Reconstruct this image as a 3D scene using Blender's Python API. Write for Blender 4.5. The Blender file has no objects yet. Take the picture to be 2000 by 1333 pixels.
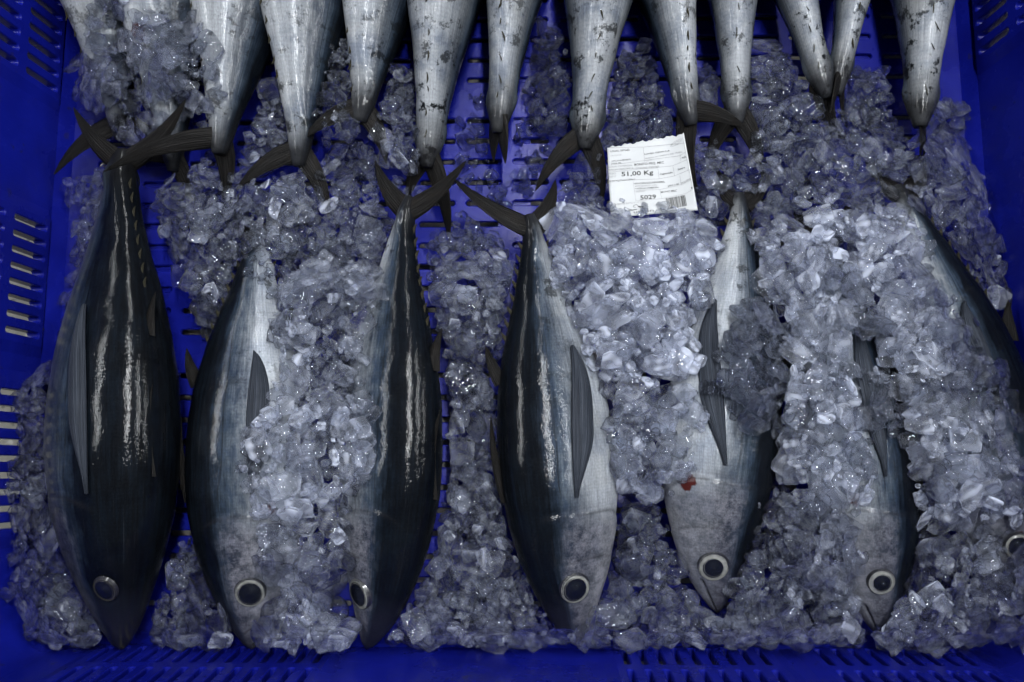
import bpy, bmesh, math, random
import numpy as np
from mathutils import Vector, Matrix

random.seed(7)
rng = np.random.default_rng(11)
sc = bpy.context.scene
C = sc.collection
R = math.radians

# ------------------------------------------------------------------ camera
CAM_H = 1.08
TX, TY = R(8.13), R(1.29)
LENS = 32.0
FPX = 2000 * LENS / 36.0
cam_d = bpy.data.cameras.new('camera'); cam = bpy.data.objects.new('camera', cam_d); C.objects.link(cam)
cam.location = (0, 0, CAM_H); cam.rotation_euler = (TX, TY, 0)
cam_d.lens = LENS; cam_d.sensor_width = 36; cam_d.clip_start = 0.02; cam_d.clip_end = 100
sc.camera = cam
_cx, _sx, _cy, _sy = math.cos(TX), math.sin(TX), math.cos(TY), math.sin(TY)
RC = np.array([[_cy, 0, _sy], [0, 1, 0], [-_sy, 0, _cy]]) @ np.array([[1, 0, 0], [0, _cx, -_sx], [0, _sx, _cx]])

def P(px, py, z=0.0):
    """place on the plan: the point at height z that the survey pixel (px, py) of the photograph looks at"""
    px, py, z = np.broadcast_arrays(np.asarray(px, float), np.asarray(py, float), np.asarray(z, float))
    d = np.stack([(px - 1000) / FPX, (666.5 - py) / FPX, -np.ones_like(px)], -1) @ RC.T
    s = (z - CAM_H) / d[..., 2]
    return d * s[..., None] + np.array([0, 0, CAM_H])

def proj(p):
    q = (np.asarray(p) - np.array([0, 0, CAM_H])) @ RC
    return np.stack([1000 + FPX * q[..., 0] / -q[..., 2], 666.5 - FPX * q[..., 1] / -q[..., 2]], -1)

# ------------------------------------------------------------------ world, lamps, exposure
w = bpy.data.worlds.new('World'); sc.world = w; w.use_nodes = True
w.node_tree.nodes['Background'].inputs[0].default_value = (0.68, 0.80, 1.0, 1)
w.node_tree.nodes['Background'].inputs[1].default_value = 0.12

def lamp(name, loc, target, sx, sy, power, col):
    d = bpy.data.lights.new(name, 'AREA'); d.shape = 'RECTANGLE'; d.size = sx; d.size_y = sy
    d.energy = power; d.color = col
    o = bpy.data.objects.new(name, d); C.objects.link(o); o.location = loc
    z = (Vector(loc) - Vector(target)).normalized()
    y = Vector((0, 1, 0)); x = y.cross(z).normalized(); y = z.cross(x)
    o.matrix_world = Matrix(((x.x, y.x, z.x, loc[0]), (x.y, y.y, z.y, loc[1]), (x.z, y.z, z.z, loc[2]), (0, 0, 0, 1)))
    return o
LAMP = (0.95, 0.98, 1.0)
for lx, ly, ln, pw in ((0.35, 0.85, 2.0, 84), (1.75, 0.85, 2.0, 46), (-2.7, 0.95, 2.2, 60), (3.6, 0.85, 2.0, 40), (0.35, 3.6, 2.0, 46), (-2.7, 3.6, 2.0, 34)):  # hall strips follow the fish streaks; the farther lamps are added for glints
    lamp('hall_and_added_lamp', (lx, ly, 2.9), (lx * 0.55, ly, 0), 0.07, ln, pw, LAMP)

sc.view_settings.view_transform = 'Standard'; sc.view_settings.look = 'None'
sc.view_settings.exposure = 0.22; sc.view_settings.gamma = 1.0
cy = sc.cycles
cy.max_bounces = 8; cy.transmission_bounces = 8; cy.glossy_bounces = 4; cy.diffuse_bounces = 2
cy.transparent_max_bounces = 8; cy.use_adaptive_sampling = True; cy.adaptive_threshold = 0.07; cy.adaptive_min_samples = 16; cy.use_denoising = True
cy.sample_clamp_indirect = 6.0; cy.caustics_reflective = False; cy.caustics_refractive = True
cy.blur_glossy = 0.3

# ------------------------------------------------------------------ node helpers
class NT:
    def __init__(s, name):
        s.m = bpy.data.materials.new(name); s.m.use_nodes = True
        s.t = s.m.node_tree; s.t.nodes.clear()
        s.out = s.t.nodes.new('ShaderNodeOutputMaterial')
    def n(s, typ, **kw):
        nd = s.t.nodes.new('ShaderNode' + typ)
        for k, v in kw.items():
            if k.startswith('i_'):
                key = k[2:]; key = int(key) if key.isdigit() else key.replace('_', ' ')
                inp = nd.inputs[key]
                if isinstance(v, bpy.types.NodeSocket): s.t.links.new(v, inp)
                else: inp.default_value = v
            else: setattr(nd, k, v)
        return nd
    def math(s, op, a, b=0.0, clamp=False):
        nd = s.n('Math', operation=op, use_clamp=clamp, i_0=a, i_1=b); return nd.outputs[0]
    def mix(s, f, a, b, blend='MIX'):
        nd = s.n('Mix', data_type='RGBA', blend_type=blend)
        for i, v in ((0, f), (6, a), (7, b)):
            if isinstance(v, bpy.types.NodeSocket): s.t.links.new(v, nd.inputs[i])
            else: nd.inputs[i].default_value = v if i == 0 else (*v, 1) if len(v) == 3 else v
        return nd.outputs[2]
    def ramp(s, f, pts, interp='LINEAR'):
        nd = s.n('ValToRGB', i_0=f); r = nd.color_ramp; r.interpolation = interp
        while len(r.elements) < len(pts): r.elements.new(0.5)
        for e, (p, c) in zip(r.elements, pts):
            e.position = p; e.color = (c, c, c, 1) if isinstance(c, (int, float)) else (*c, 1)
        return nd.outputs[0]
    def noise(s, vec, scale, detail=3, rough=0.5, dist=0.0):
        return s.n('TexNoise', i_Vector=vec, i_Scale=scale, i_Detail=detail, i_Roughness=rough, i_Distortion=dist).outputs[0]
    def maprange(s, v, a, b, c=0.0, d=1.0):
        return s.n('MapRange', i_0=v, i_1=a, i_2=b, i_3=c, i_4=d).outputs[0]
    def surf(s, sh): s.t.links.new(sh, s.out.inputs[0]); return s.m

# ------------------------------------------------------------------ materials
def mat_plastic():
    t = NT('blue crate plastic')
    g = t.n('NewGeometry').outputs['Position']
    n1 = t.noise(g, 9, 5, 0.6); n2 = t.noise(g, 160, 3, 0.6)
    st = t.n('Mapping', i_Vector=g, i_Scale=(40, 40, 6)).outputs[0]
    n3 = t.noise(st, 6, 4, 0.7)
    col = t.mix(t.maprange(n1, 0.35, 0.7), (0.003, 0.005, 0.125), (0.004, 0.008, 0.20))
    spot = t.maprange(t.noise(g, 55, 2, 0.5), 0.71, 0.75)
    col = t.mix(t.math('MULTIPLY', spot, 0.7), col, (0.01, 0.01, 0.06))
    scuff = t.maprange(t.noise(t.n('Mapping', i_Vector=g, i_Rotation=(0.4, 0.3, 0.6), i_Scale=(9, 130, 60)).outputs[0], 1.5, 4, 0.7), 0.66, 0.74)
    col = t.mix(t.math('MULTIPLY', scuff, 0.35), col, (0.05, 0.055, 0.36))
    col = t.mix(t.math('MULTIPLY', t.maprange(t.noise(g, 5, 5, 0.7), 0.5, 0.7), 0.45), col, (0.008, 0.009, 0.14))
    rough = t.maprange(n1, 0.3, 0.7, 0.20, 0.36)
    bmp = t.n('Bump', i_Strength=0.12, i_Distance=0.002, i_Height=t.math('ADD', t.math('MULTIPLY', n2, 0.3), n3))
    b = t.n('BsdfPrincipled', i_Base_Color=col, i_Roughness=rough, i_Normal=bmp.outputs[0], i_IOR=1.49)
    b.inputs['Specular IOR Level'].default_value = 0.22
    return t.surf(b.outputs[0])

def mat_ground():
    t = NT('wet concrete')
    g = t.n('NewGeometry').outputs['Position']
    n = t.noise(g, 12, 6, 0.65); sp = t.maprange(t.noise(g, 22, 3, 0.5), 0.60, 0.64)
    col = t.mix(n, (0.20, 0.19, 0.16), (0.33, 0.31, 0.26))
    col = t.mix(t.math('MULTIPLY', t.maprange(t.noise(g, 90, 2), 0.62, 0.7), 0.7), col, (0.05, 0.05, 0.045))
    b = t.n('BsdfPrincipled', i_Base_Color=col, i_Roughness=t.maprange(sp, 0, 1, 0.6, 0.08))
    return t.surf(b.outputs[0])

def mat_skin(name, seed, shift, belly, blotch, blue, back=False):
    t = NT(name)
    uv = t.n('UVMap', uv_map='skin').outputs[0]
    sp = t.n('SeparateXYZ', i_0=uv); u, v = sp.outputs[0], sp.outputs[1]
    off = t.n('VectorMath', operation='ADD', i_0=uv, i_1=(seed * 1.7, seed * 3.1, seed)).outputs[0]
    obj = t.n('NewGeometry').outputs['Position']
    offp = t.n('VectorMath', operation='ADD', i_0=obj, i_1=(seed * 1.3, seed * 0.7, seed)).outputs[0]
    streak = t.n('Mapping', i_Vector=off, i_Scale=(7, 34, 1)).outputs[0]
    cross = t.n('Mapping', i_Vector=off, i_Scale=(24, 17, 1)).outputs[0]
    nbig = t.noise(offp, 16, 4, 0.6); nst = t.noise(streak, 1.6, 5, 0.65); ncr = t.noise(cross, 1.5, 3, 0.6)
    vv = t.math('ADD', v, t.math('MULTIPLY', t.math('SUBTRACT', nbig, 0.5), 0.17))
    vv = t.math('ADD', vv, t.math('MULTIPLY', t.math('SUBTRACT', nst, 0.5), 0.10))
    vv = t.math('ADD', vv, shift)
    B = belly
    col = t.ramp(vv, [(0.0, (0.0025, 0.003, 0.004)), (0.32, (0.003, 0.004, 0.006)), (0.385, (0.012, 0.018, 0.027)),
                      (0.435, (0.048, 0.061, 0.079)), (0.51, (0.13 * B, 0.142 * B, 0.16 * B)), (0.63, (0.325 * B, 0.345 * B, 0.375 * B)),
                      (1.0, (0.545 * B, 0.565 * B, 0.595 * B))])
    # steel-blue sheen along the flank
    fl = t.math('MULTIPLY', t.ramp(vv, [(0.33, 0.0), (0.40, 1.0), (0.49, 0.8), (0.6, 0.0)]), t.maprange(ncr, 0.42, 0.66))
    col = t.mix(t.math('MULTIPLY', fl, blue), col, (0.024, 0.036, 0.060))
    # olive and rosy casts of the belly
    cast = t.maprange(t.noise(offp, 23, 3, 0.5), 0.5, 0.75)
    col = t.mix(t.math('MULTIPLY', cast, t.math('MULTIPLY', t.ramp(vv, [(0.5, 0.0), (0.65, 1.0)]), 0.35)), col, (0.33 * B, 0.32 * B, 0.28 * B))
    # head: duller, slate grey mottled
    head = t.maprange(u, 0.33, 0.27)
    hc = t.mix(t.maprange(t.noise(offp, 75, 6, 0.78), 0.40, 0.61), (0.016, 0.017, 0.026), (0.165 * B, 0.16 * B, 0.185 * B))
    hdark = t.maprange(vv, 0.36, 0.44)
    col = t.mix(t.math('MULTIPLY', t.math('MULTIPLY', head, hdark), 0.75), col, hc)
    snout = t.math('MULTIPLY', t.maprange(u, 0.15, 0.02), 0.6)
    col = t.mix(snout, col, (0.022, 0.022, 0.040))
    # bluish bloom and rubbed streaks on the black back
    bk = t.math('MULTIPLY', t.maprange(vv, 0.40, 0.30), t.maprange(t.math('ADD', t.math('MULTIPLY', nst, 0.5), t.math('MULTIPLY', t.noise(offp, 26, 5, 0.7), 0.5)), 0.46, 0.62))
    col = t.mix(t.math('MULTIPLY', bk, 0.35), col, (0.005, 0.009, 0.015))
    # dark mottling (rubbed skin)
    ms = t.n('Mapping', i_Vector=off, i_Scale=(26, 26, 1)).outputs[0]
    mo = t.maprange(t.noise(offp, 38, 6, 0.74), 0.545 if back else 0.57, 0.60 if back else 0.62)
    zone = t.ramp(t.math('ADD', u, t.math('MULTIPLY', t.math('SUBTRACT', nbig, 0.5), 0.3)), [(0.45, 0.15), (0.7, 0.6), (0.9, 1.0)])
    col = t.mix(t.math('MULTIPLY', t.math('MULTIPLY', mo, zone), blotch), col, (0.006, 0.007, 0.008))
    # fine dark scratches and wrinkles running along the body
    scr = t.maprange(t.noise(t.n('Mapping', i_Vector=off, i_Scale=(5, 85, 1)).outputs[0], 1.0, 4, 0.7), 0.60, 0.68)
    col = t.mix(t.math('MULTIPLY', t.math('MULTIPLY', scr, t.maprange(nbig, 0.42, 0.62)), 0.6), col, (0.02, 0.023, 0.028))
    pat = t.maprange(t.noise(offp, 20 if back else 11, 5, 0.7), 0.46, 0.64)
    col = t.mix(t.math('MULTIPLY', pat, 0.75 if back else 0.6), col, (0.38, 0.43, 0.54), 'MULTIPLY')
    # tail stalk darkens towards the fin
    col = t.mix(t.math('MULTIPLY', t.maprange(t.math('ADD', u, t.math('MULTIPLY', t.math('SUBTRACT', nbig, 0.5), 0.10)), 0.90, 0.975), 0.92), col, (0.010, 0.010, 0.011))
    # lateral line
    ll = t.math('ABSOLUTE', t.math('SUBTRACT', v, t.math('ADD', 0.43, t.math('MULTIPLY', t.math('SUBTRACT', t.noise(off, 6, 2), 0.5), 0.09))))
    llm = t.math('MULTIPLY', t.maprange(ll, 0.006, 0.003), t.maprange(u, 0.32, 0.36))
    col = t.mix(t.math('MULTIPLY', llm, 0.55), col, (0.01, 0.011, 0.013))
    # scales: fine staggered cells
    scs = t.n('Mapping', i_Vector=off, i_Scale=(150, 95, 1)).outputs[0]
    vor = t.n('TexVoronoi', i_Vector=scs, i_Scale=1.0, i_Randomness=0.45).outputs[0]
    col = t.mix(t.math('MULTIPLY', t.math('SUBTRACT', 1.0, head), 0.4), col, t.mix(t.maprange(nst, 0.3, 0.7), (0.45, 0.45, 0.47), (1.45, 1.45, 1.42)), 'MULTIPLY')
    col = t.mix(0.42, col, t.mix(vor, (1.35, 1.35, 1.35), (0.45, 0.45, 0.45)), 'MULTIPLY')
    gr = t.noise(offp, 420, 3, 0.7)
    col = t.mix(0.5, col, t.mix(gr, (0.45, 0.45, 0.45), (1.5, 1.5, 1.5)), 'MULTIPLY')
    blood = t.n('Attribute', attribute_name='blood').outputs['Fac']
    col = t.mix(t.maprange(t.math('ADD', blood, t.math('MULTIPLY', t.math('SUBTRACT', t.noise(offp, 110, 4, 0.6), 0.5), 1.2)), 0.45, 0.62), col, (0.050, 0.010, 0.009))
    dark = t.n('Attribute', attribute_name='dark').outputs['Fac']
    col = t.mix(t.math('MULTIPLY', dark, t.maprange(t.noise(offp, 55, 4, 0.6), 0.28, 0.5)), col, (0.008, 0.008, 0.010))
    met = t.math('MULTIPLY', t.ramp(vv, [(0.3, 0.0), (0.6, 0.12 if back else 0.28)]), t.math('SUBTRACT', 1.0, t.math('MULTIPLY', head, 0.7)))
    wet = t.noise(offp, 360, 2, 0.6)
    film = t.noise(offp, 48, 3, 0.6)
    h1 = t.math('ADD', t.math('MULTIPLY', vor, 0.5), t.math('MULTIPLY', gr, 0.35))
    b1 = t.n('Bump', i_Strength=0.35, i_Distance=0.0008, i_Height=h1)
    b2 = t.n('Bump', i_Strength=0.27, i_Distance=0.0009, i_Height=t.math('ADD', wet, t.math('MULTIPLY', film, 1.3)))
    b = t.n('BsdfPrincipled', i_Base_Color=col, i_Metallic=met, i_Roughness=t.maprange(gr, 0.3, 0.7, 0.30, 0.5), i_Normal=b1.outputs[0])
    b.inputs['Coat Weight'].default_value = 0.45; b.inputs['Coat Roughness'].default_value = 0.05
    b.inputs['Coat IOR'].default_value = 1.36
    t.t.links.new(b2.outputs[0], b.inputs['Coat Normal'])
    b.inputs['Specular IOR Level'].default_value = 0.02
    return t.surf(b.outputs[0])

def mat_fin(name, c0, c1, edge):
    t = NT(name)
    uv = t.n('UVMap', uv_map='skin').outputs[0]
    sp = t.n('SeparateXYZ', i_0=uv)
    st = t.n('Mapping', i_Vector=uv, i_Scale=(1.2, 15, 1)).outputs[0]
    ray = t.maprange(t.noise(st, 1.0, 2, 0.6), 0.3, 0.7)
    col = t.mix(ray, c0, c1)
    g = t.n('NewGeometry').outputs['Position']
    col = t.mix(t.math('MULTIPLY', t.maprange(t.noise(g, 60, 4), 0.5, 0.7), 0.5), col, edge)
    bmp = t.n('Bump', i_Strength=0.8, i_Distance=0.0012, i_Height=ray)
    b = t.n('BsdfPrincipled', i_Base_Color=col, i_Roughness=0.40, i_Normal=bmp.outputs[0])
    b.inputs['Specular IOR Level'].default_value = 0.06
    return t.surf(b.outputs[0])

def mat_simple(name, col, rough=0.4, coat=0.0, noise=None, metallic=0.0):
    t = NT(name)
    c = (*col, 1)
    if noise:
        g = t.n('NewGeometry').outputs['Position']
        c = t.mix(t.noise(g, noise[0], 4, 0.6), col, noise[1])
    b = t.n('BsdfPrincipled', i_Base_Color=c, i_Roughness=rough, i_Metallic=metallic)
    b.inputs['Coat Weight'].default_value = coat; b.inputs['Coat Roughness'].default_value = 0.03
    return t.surf(b.outputs[0])

def mat_ice():
    t = NT('melting crushed ice')
    g = t.n('NewGeometry').outputs['Position']
    fr = t.n('Attribute', attribute_name='frost').outputs['Fac']
    bmp = t.n('Bump', i_Strength=0.6, i_Distance=0.003, i_Height=t.noise(g, 130, 1.5, 0.5))
    gl = t.n('BsdfGlass', i_Color=(0.965, 0.975, 1, 1), i_Roughness=0.0, i_IOR=1.31, i_Normal=bmp.outputs[0])
    tr = t.n('BsdfTransparent', i_Color=(0.985, 0.99, 1, 1))
    df = t.n('BsdfDiffuse', i_Color=(0.80, 0.84, 0.97, 1))
    tl = t.n('BsdfTranslucent', i_Color=(0.80, 0.84, 0.97, 1))
    milk = t.n('MixShader', i_0=0.5, i_1=df.outputs[0], i_2=tl.outputs[0])
    clear = t.n('MixShader', i_0=0.34, i_1=gl.outputs[0], i_2=tr.outputs[0])
    m = t.n('MixShader', i_0=fr, i_1=clear.outputs[0], i_2=milk.outputs[0])
    return t.surf(m.outputs[0])

def mat_cornea():
    t = NT('wet cornea')
    gl = t.n('BsdfGlossy', i_Color=(1, 1, 1, 1), i_Roughness=0.04)
    tr = t.n('BsdfTransparent', i_Color=(0.96, 0.97, 0.98, 1))
    return t.surf(t.n('MixShader', i_0=0.012, i_1=tr.outputs[0], i_2=gl.outputs[0]).outputs[0])
M_CORNEA = mat_cornea()
M_PLASTIC = mat_plastic(); M_GROUND = mat_ground(); M_ICE = mat_ice()
M_FIN = mat_fin('dark tail fin', (0.0012, 0.0012, 0.0015), (0.016, 0.015, 0.0145), (0.013, 0.010, 0.008))
M_PEC = mat_fin('slate pectoral fin', (0.004, 0.005, 0.008), (0.050, 0.058, 0.075), (0.018, 0.022, 0.03))
M_FINLET = mat_fin('olive finlet', (0.015, 0.014, 0.010), (0.05, 0.045, 0.03), (0.03, 0.03, 0.02))
M_PALEFIN = mat_fin('rosy pale fin', (0.16, 0.13, 0.12), (0.30, 0.26, 0.25), (0.2, 0.09, 0.07))
M_REDFIN = mat_fin('bloody fin', (0.14, 0.03, 0.015), (0.28, 0.10, 0.06), (0.2, 0.04, 0.02))
M_RIM = mat_simple('eye socket skin', (0.014, 0.014, 0.018), 0.3, 0.7)
M_IRIS = mat_simple('silvery iris', (0.38, 0.375, 0.34), 0.3, 0.5, (150, (0.02, 0.019, 0.016)))
M_IRIS_SHADED = mat_simple('shaded iris', (0.06, 0.056, 0.05), 0.3, 0.9, (110, (0.02, 0.019, 0.016)))  # shade over the far-left eye put into the iris colour
M_PUPIL = mat_simple('dark pupil', (0.004, 0.005, 0.007), 0.25, 0.15)
M_GILL = mat_simple('raw gill', (0.17, 0.018, 0.010), 0.25, 0.8, (160, (0.30, 0.10, 0.06)))
M_PAPER = mat_simple('label paper', (0.41, 0.415, 0.42), 0.5, 0.0, (60, (0.35, 0.36, 0.37)))
M_INK = mat_simple('black print', (0.012, 0.012, 0.012), 0.5)
M_GREY = mat_simple('grey print', (0.16, 0.16, 0.16), 0.5)

# ------------------------------------------------------------------ object helpers
def link(name, me, mat=None, parent=None, smooth=True):
    o = bpy.data.objects.new(name, me); C.objects.link(o)
    if mat: me.materials.append(mat)
    if parent: o.parent = parent
    if smooth: me.polygons.foreach_set('use_smooth', [True] * len(me.polygons))
    return o
def pymesh(name, v, f):
    me = bpy.data.meshes.new(name); me.from_pydata([tuple(map(float, p)) for p in v], [], [tuple(map(int, q)) for q in f]); me.update(); return me
def gridmesh(name, pts, nu, nv, uvs=None, wrap=False):
    """fast quad grid from pts[nu*nv]"""
    i, j = np.meshgrid(np.arange(nu - 1), np.arange(nv if wrap else nv - 1), indexing='ij')
    a = i * nv + j; b = i * nv + (j + 1) % nv; c = (i + 1) * nv + (j + 1) % nv; d = (i + 1) * nv + j
    f = np.stack([a, d, c, b], -1).reshape(-1, 4)
    me = bpy.data.meshes.new(name)
    me.vertices.add(len(pts)); me.vertices.foreach_set('co', np.asarray(pts, np.float32).ravel())
    me.loops.add(f.size); me.loops.foreach_set('vertex_index', f.ravel().astype(np.int32))
    me.polygons.add(len(f)); me.polygons.foreach_set('loop_start', np.arange(0, f.size, 4, dtype=np.int32))
    if uvs is not None:
        l = me.uv_layers.new(name='skin'); l.data.foreach_set('uv', np.asarray(uvs, np.float32)[f.ravel()].ravel())
    me.update(calc_edges=True); me.validate()
    return me
def thing(name, label, cat, loc=(0, 0, 0), group=None):
    o = bpy.data.objects.new(name, None); C.objects.link(o); o.location = loc; o.empty_display_size = 0.02
    o['label'] = label; o['category'] = cat
    if group: o['group'] = group
    return o
def smoothstep(x, a, b):
    x = np.clip((x - a) / (b - a), 0, 1); return x * x * (3 - 2 * x)

# ------------------------------------------------------------------ ground
me = pymesh('ground', [(-4, -4, -0.045), (4, -4, -0.045), (4, 4, -0.045), (-4, 4, -0.045)], [(0, 1, 2, 3)])
o = link('ground', me, M_GROUND, smooth=False); o['kind'] = 'structure'

# ------------------------------------------------------------------ crate
XL, XR = float(P(106, 600)[0]), float(P(1925, 600)[0])
YF = float(P(1000, 1256)[1]); YB = YF + 1.17
WALL_H, DRAFT, TH, RAD = 0.27, 0.10, 0.006, 0.045
crate = thing('fish_crate', 'large blue slotted plastic crate holding the fish and ice', 'crate', ((XL + XR) / 2, (YF + YB) / 2, -0.045))

class Mesh:
    def __init__(s): s.v = []; s.f = []; s.k = {}
    def vert(s, p):
        k = (round(p[0], 5), round(p[1], 5), round(p[2], 5))
        if k not in s.k: s.k[k] = len(s.v); s.v.append(p)
        return s.k[k]
    def face(s, ps):
        ids = []
        for p in ps:
            i = s.vert(p)
            if not ids or ids[-1] != i: ids.append(i)
        if len(ids) > 1 and ids[0] == ids[-1]: ids.pop()
        if len(ids) > 2 and len(set(ids)) == len(ids): s.f.append(ids)

def slot_outline(s0, s1, h0, h1, n=5):
    w_, h_ = s1 - s0, h1 - h0; r = min(w_, h_) / 2 * 0.98; pts = []
    for cx, cy, a0 in ((s1 - r, h1 - r, 0), (s0 + r, h1 - r, 90), (s0 + r, h0 + r, 180), (s1 - r, h0 + r, 270)):
        for k in range(n):
            a = R(a0 + 90 * k / (n - 1)); pts.append((cx + r * math.cos(a), cy + r * math.sin(a)))
    return pts
def panel(mp, sb, hb, slots, name, parent, TH=0.006):
    """mp(s,h,d)->xyz ; sb,hb breaks ; slots {(i,j): (s0,s1,h0,h1)}"""
    m = Mesh(); e = 0.0012
    for i in range(len(sb) - 1):
        for j in range(len(hb) - 1):
            a, b, c, d = sb[i], sb[i + 1], hb[j], hb[j + 1]
            if (i, j) not in slots:
                for dd in (0, TH):
                    q = [(a, c), (b, c), (b, d), (a, d)]
                    if dd: q = q[::-1]
                    m.face([mp(s, h, dd) for s, h in q])
                continue
            so = slot_outline(*slots[(i, j)]); n4 = len(so) // 4
            s0, s1, h0, h1 = slots[(i, j)]
            co = [(b, d), (a, d), (a, c), (b, c)]
            for dd, gr in ((0, e), (TH, 0)):
                big = slot_outline(s0 - gr, s1 + gr, h0 - gr, h1 + gr)
                for k in range(4):
                    for q in range(n4 - 1):
                        A, B = big[k * n4 + q], big[k * n4 + q + 1]
                        tri = [co[k], A, B]
                        if not dd: tri = tri[::-1]
                        m.face([mp(*p, dd) for p in tri])
                    A, B = big[k * n4 + n4 - 1], big[(k * n4 + n4) % len(big)]
                    quad = [co[k], A, B, co[(k + 1) % 4]]
                    if not dd: quad = quad[::-1]
                    m.face([mp(*p, dd) for p in quad])
            L_ = len(so); big = slot_outline(s0 - e, s1 + e, h0 - e, h1 + e)
            for k in range(L_):
                k2 = (k + 1) % L_
                m.face([mp(*big[k], 0), mp(*big[k2], 0), mp(*so[k2], e), mp(*so[k], e)])
                m.face([mp(*so[k], e), mp(*so[k2], e), mp(*so[k2], TH), mp(*so[k], TH)])
    # rim edges
    for i in range(len(sb) - 1):
        for h in (hb[0], hb[-1]): m.face([mp(sb[i], h, 0), mp(sb[i + 1], h, 0), mp(sb[i + 1], h, TH), mp(sb[i], h, TH)])
    for j in range(len(hb) - 1):
        for s in (sb[0], sb[-1]): m.face([mp(s, hb[j], 0), mp(s, hb[j + 1], 0), mp(s, hb[j + 1], TH), mp(s, hb[j], TH)])
    me = pymesh(name, m.v, m.f)
    o = link(name, me, M_PLASTIC, None, smooth=False); setpar(o, parent)
    return o
def setpar(o, p):
    bpy.context.view_layer.update()
    o.parent = p; o.matrix_parent_inverse = p.matrix_world.inverted()

# floor of the crate with rows of slots
sb = [XL - 0.001]; hb = [YF - 0.001]; slots = {}
x = XL + 0.035; xs = []
while x + 0.057 < XR - 0.03: xs.append(x); x += 0.0575
y = YF + 0.03; ys = []
while y + 0.026 < YB - 0.03: ys.append(y); y += 0.0265
sb += xs + [xs[-1] + 0.0575, XR + 0.001]; hb += ys + [ys[-1] + 0.0265, YB + 0.001]
for i, x in enumerate(xs):
    for j, y in enumerate(ys):
        if j % 12 == 11: continue
        slots[(i + 1, j + 1)] = (x + 0.007, x + 0.0505, y + 0.010, y + 0.0162)
panel(lambda s, h, d: (s, h, -d), sb, hb, slots, 'base_panel', crate)

def wall(p0, dirv, nout, length, groups, name):
    """p0 corner at floor, dirv along, nout outward"""
    p0 = np.array(p0); dirv = np.array(dirv); nout = np.array(nout)
    sb, hb, sl = [RAD], [0.0, 0.018, 0.024], {}
    rows = [(0.030, 0.088), (0.104, 0.162), (0.178, 0.236)]
    for a, b in rows: hb += [a - 0.004, b + 0.004]
    hb += [0.248, WALL_H]
    spans = []
    for g0, g1 in groups:
        pitch = 0.0185; n = int((g1 - g0) / pitch)
        sb += [g0 - 0.016, g0 - 0.003]
        for k in range(n):
            s = g0 + k * pitch; spans.append((len(sb), s)); sb.append(s)
        sb += [g0 + n * pitch, g0 + n * pitch + 0.003, g0 + n * pitch + 0.016]
    sb.append(length - RAD)
    for i, s in spans:
        for a, b in rows:
            sl[(i, hb.index(a - 0.004))] = (s + 0.0056, s + 0.0126, a, b)
    def mp(s, h, d):
        inset = 0.0
        for g0, g1 in groups:
            n = int((g1 - g0) / 0.0185); e1 = g0 + n * 0.0185
            if g0 - 0.0035 <= s <= e1 + 0.0035 and 0.023 < h < 0.249: inset = -0.0035
        # fillet at the foot
        fo = 0.010 * (1 - min(h / 0.018, 1)) ** 2
        q = p0 + dirv * s + nout * (DRAFT * h + inset - fo + d)
        return (float(q[0]), float(q[1]), float(h))
    return panel(mp, sb, hb, sl, name, crate, 0.014)
LX, LY = XR - XL, YB - YF
def gy(a, b): return (float(P(85, b, .03)[1]) - YF, float(P(85, a, .03)[1]) - YF)
def gx(a, b): return (float(P(a, 1262, .03)[0]) - XL, float(P(b, 1262, .03)[0]) - XL)
SIDE = [gy(736, 1040), gy(420, 672), (gy(0, 190)[0], gy(-80, 0)[1]), gy(-420, -130)]
FRONT = [gx(205, 662), gx(1200, 1525), gx(1578, 1900)]
wall((XL, YF, 0), (0, 1, 0), (-1, 0, 0), LY, SIDE, 'side_panel')
wall((XR, YF, 0), (0, 1, 0), (1, 0, 0), LY, [SIDE[0], (gy(0, 135)[0], gy(-80, 0)[1]), SIDE[3]], 'side_panel')
wall((XL, YF, 0), (1, 0, 0), (0, -1, 0), LX, FRONT, 'side_panel')
wall((XL, YB, 0), (1, 0, 0), (0, 1, 0), LX, FRONT, 'side_panel')
# rounded corners
for cx, cy_, a0 in ((XL + RAD, YF + RAD, 180), (XR - RAD, YF + RAD, 270), (XR - RAD, YB - RAD, 0), (XL + RAD, YB - RAD, 90)):
    m = Mesh(); hs = [0, 0.004, 0.009, 0.018, 0.06, 0.15, WALL_H]; N = 10
    def cp(k, h, d):
        a = R(a0 + 90 * k / N); r = RAD + DRAFT * h + d - 0.010 * (1 - min(h / 0.018, 1)) ** 2
        # draft moves both walls outward: grow along both axes
        return (cx + math.cos(a) * r, cy_ + math.sin(a) * r, h)
    for k in range(N):
        for j in range(len(hs) - 1):
            m.face([cp(k, hs[j], 0), cp(k, hs[j + 1], 0), cp(k + 1, hs[j + 1], 0), cp(k + 1, hs[j], 0)])
            m.face([cp(k, hs[j], TH), cp(k + 1, hs[j], TH), cp(k + 1, hs[j + 1], TH), cp(k, hs[j + 1], TH)])
    # floor fillet wedge up to the corner square
    o = link('corner_panel', pymesh('corner_panel', m.v, m.f), M_PLASTIC); setpar(o, crate)
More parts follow.
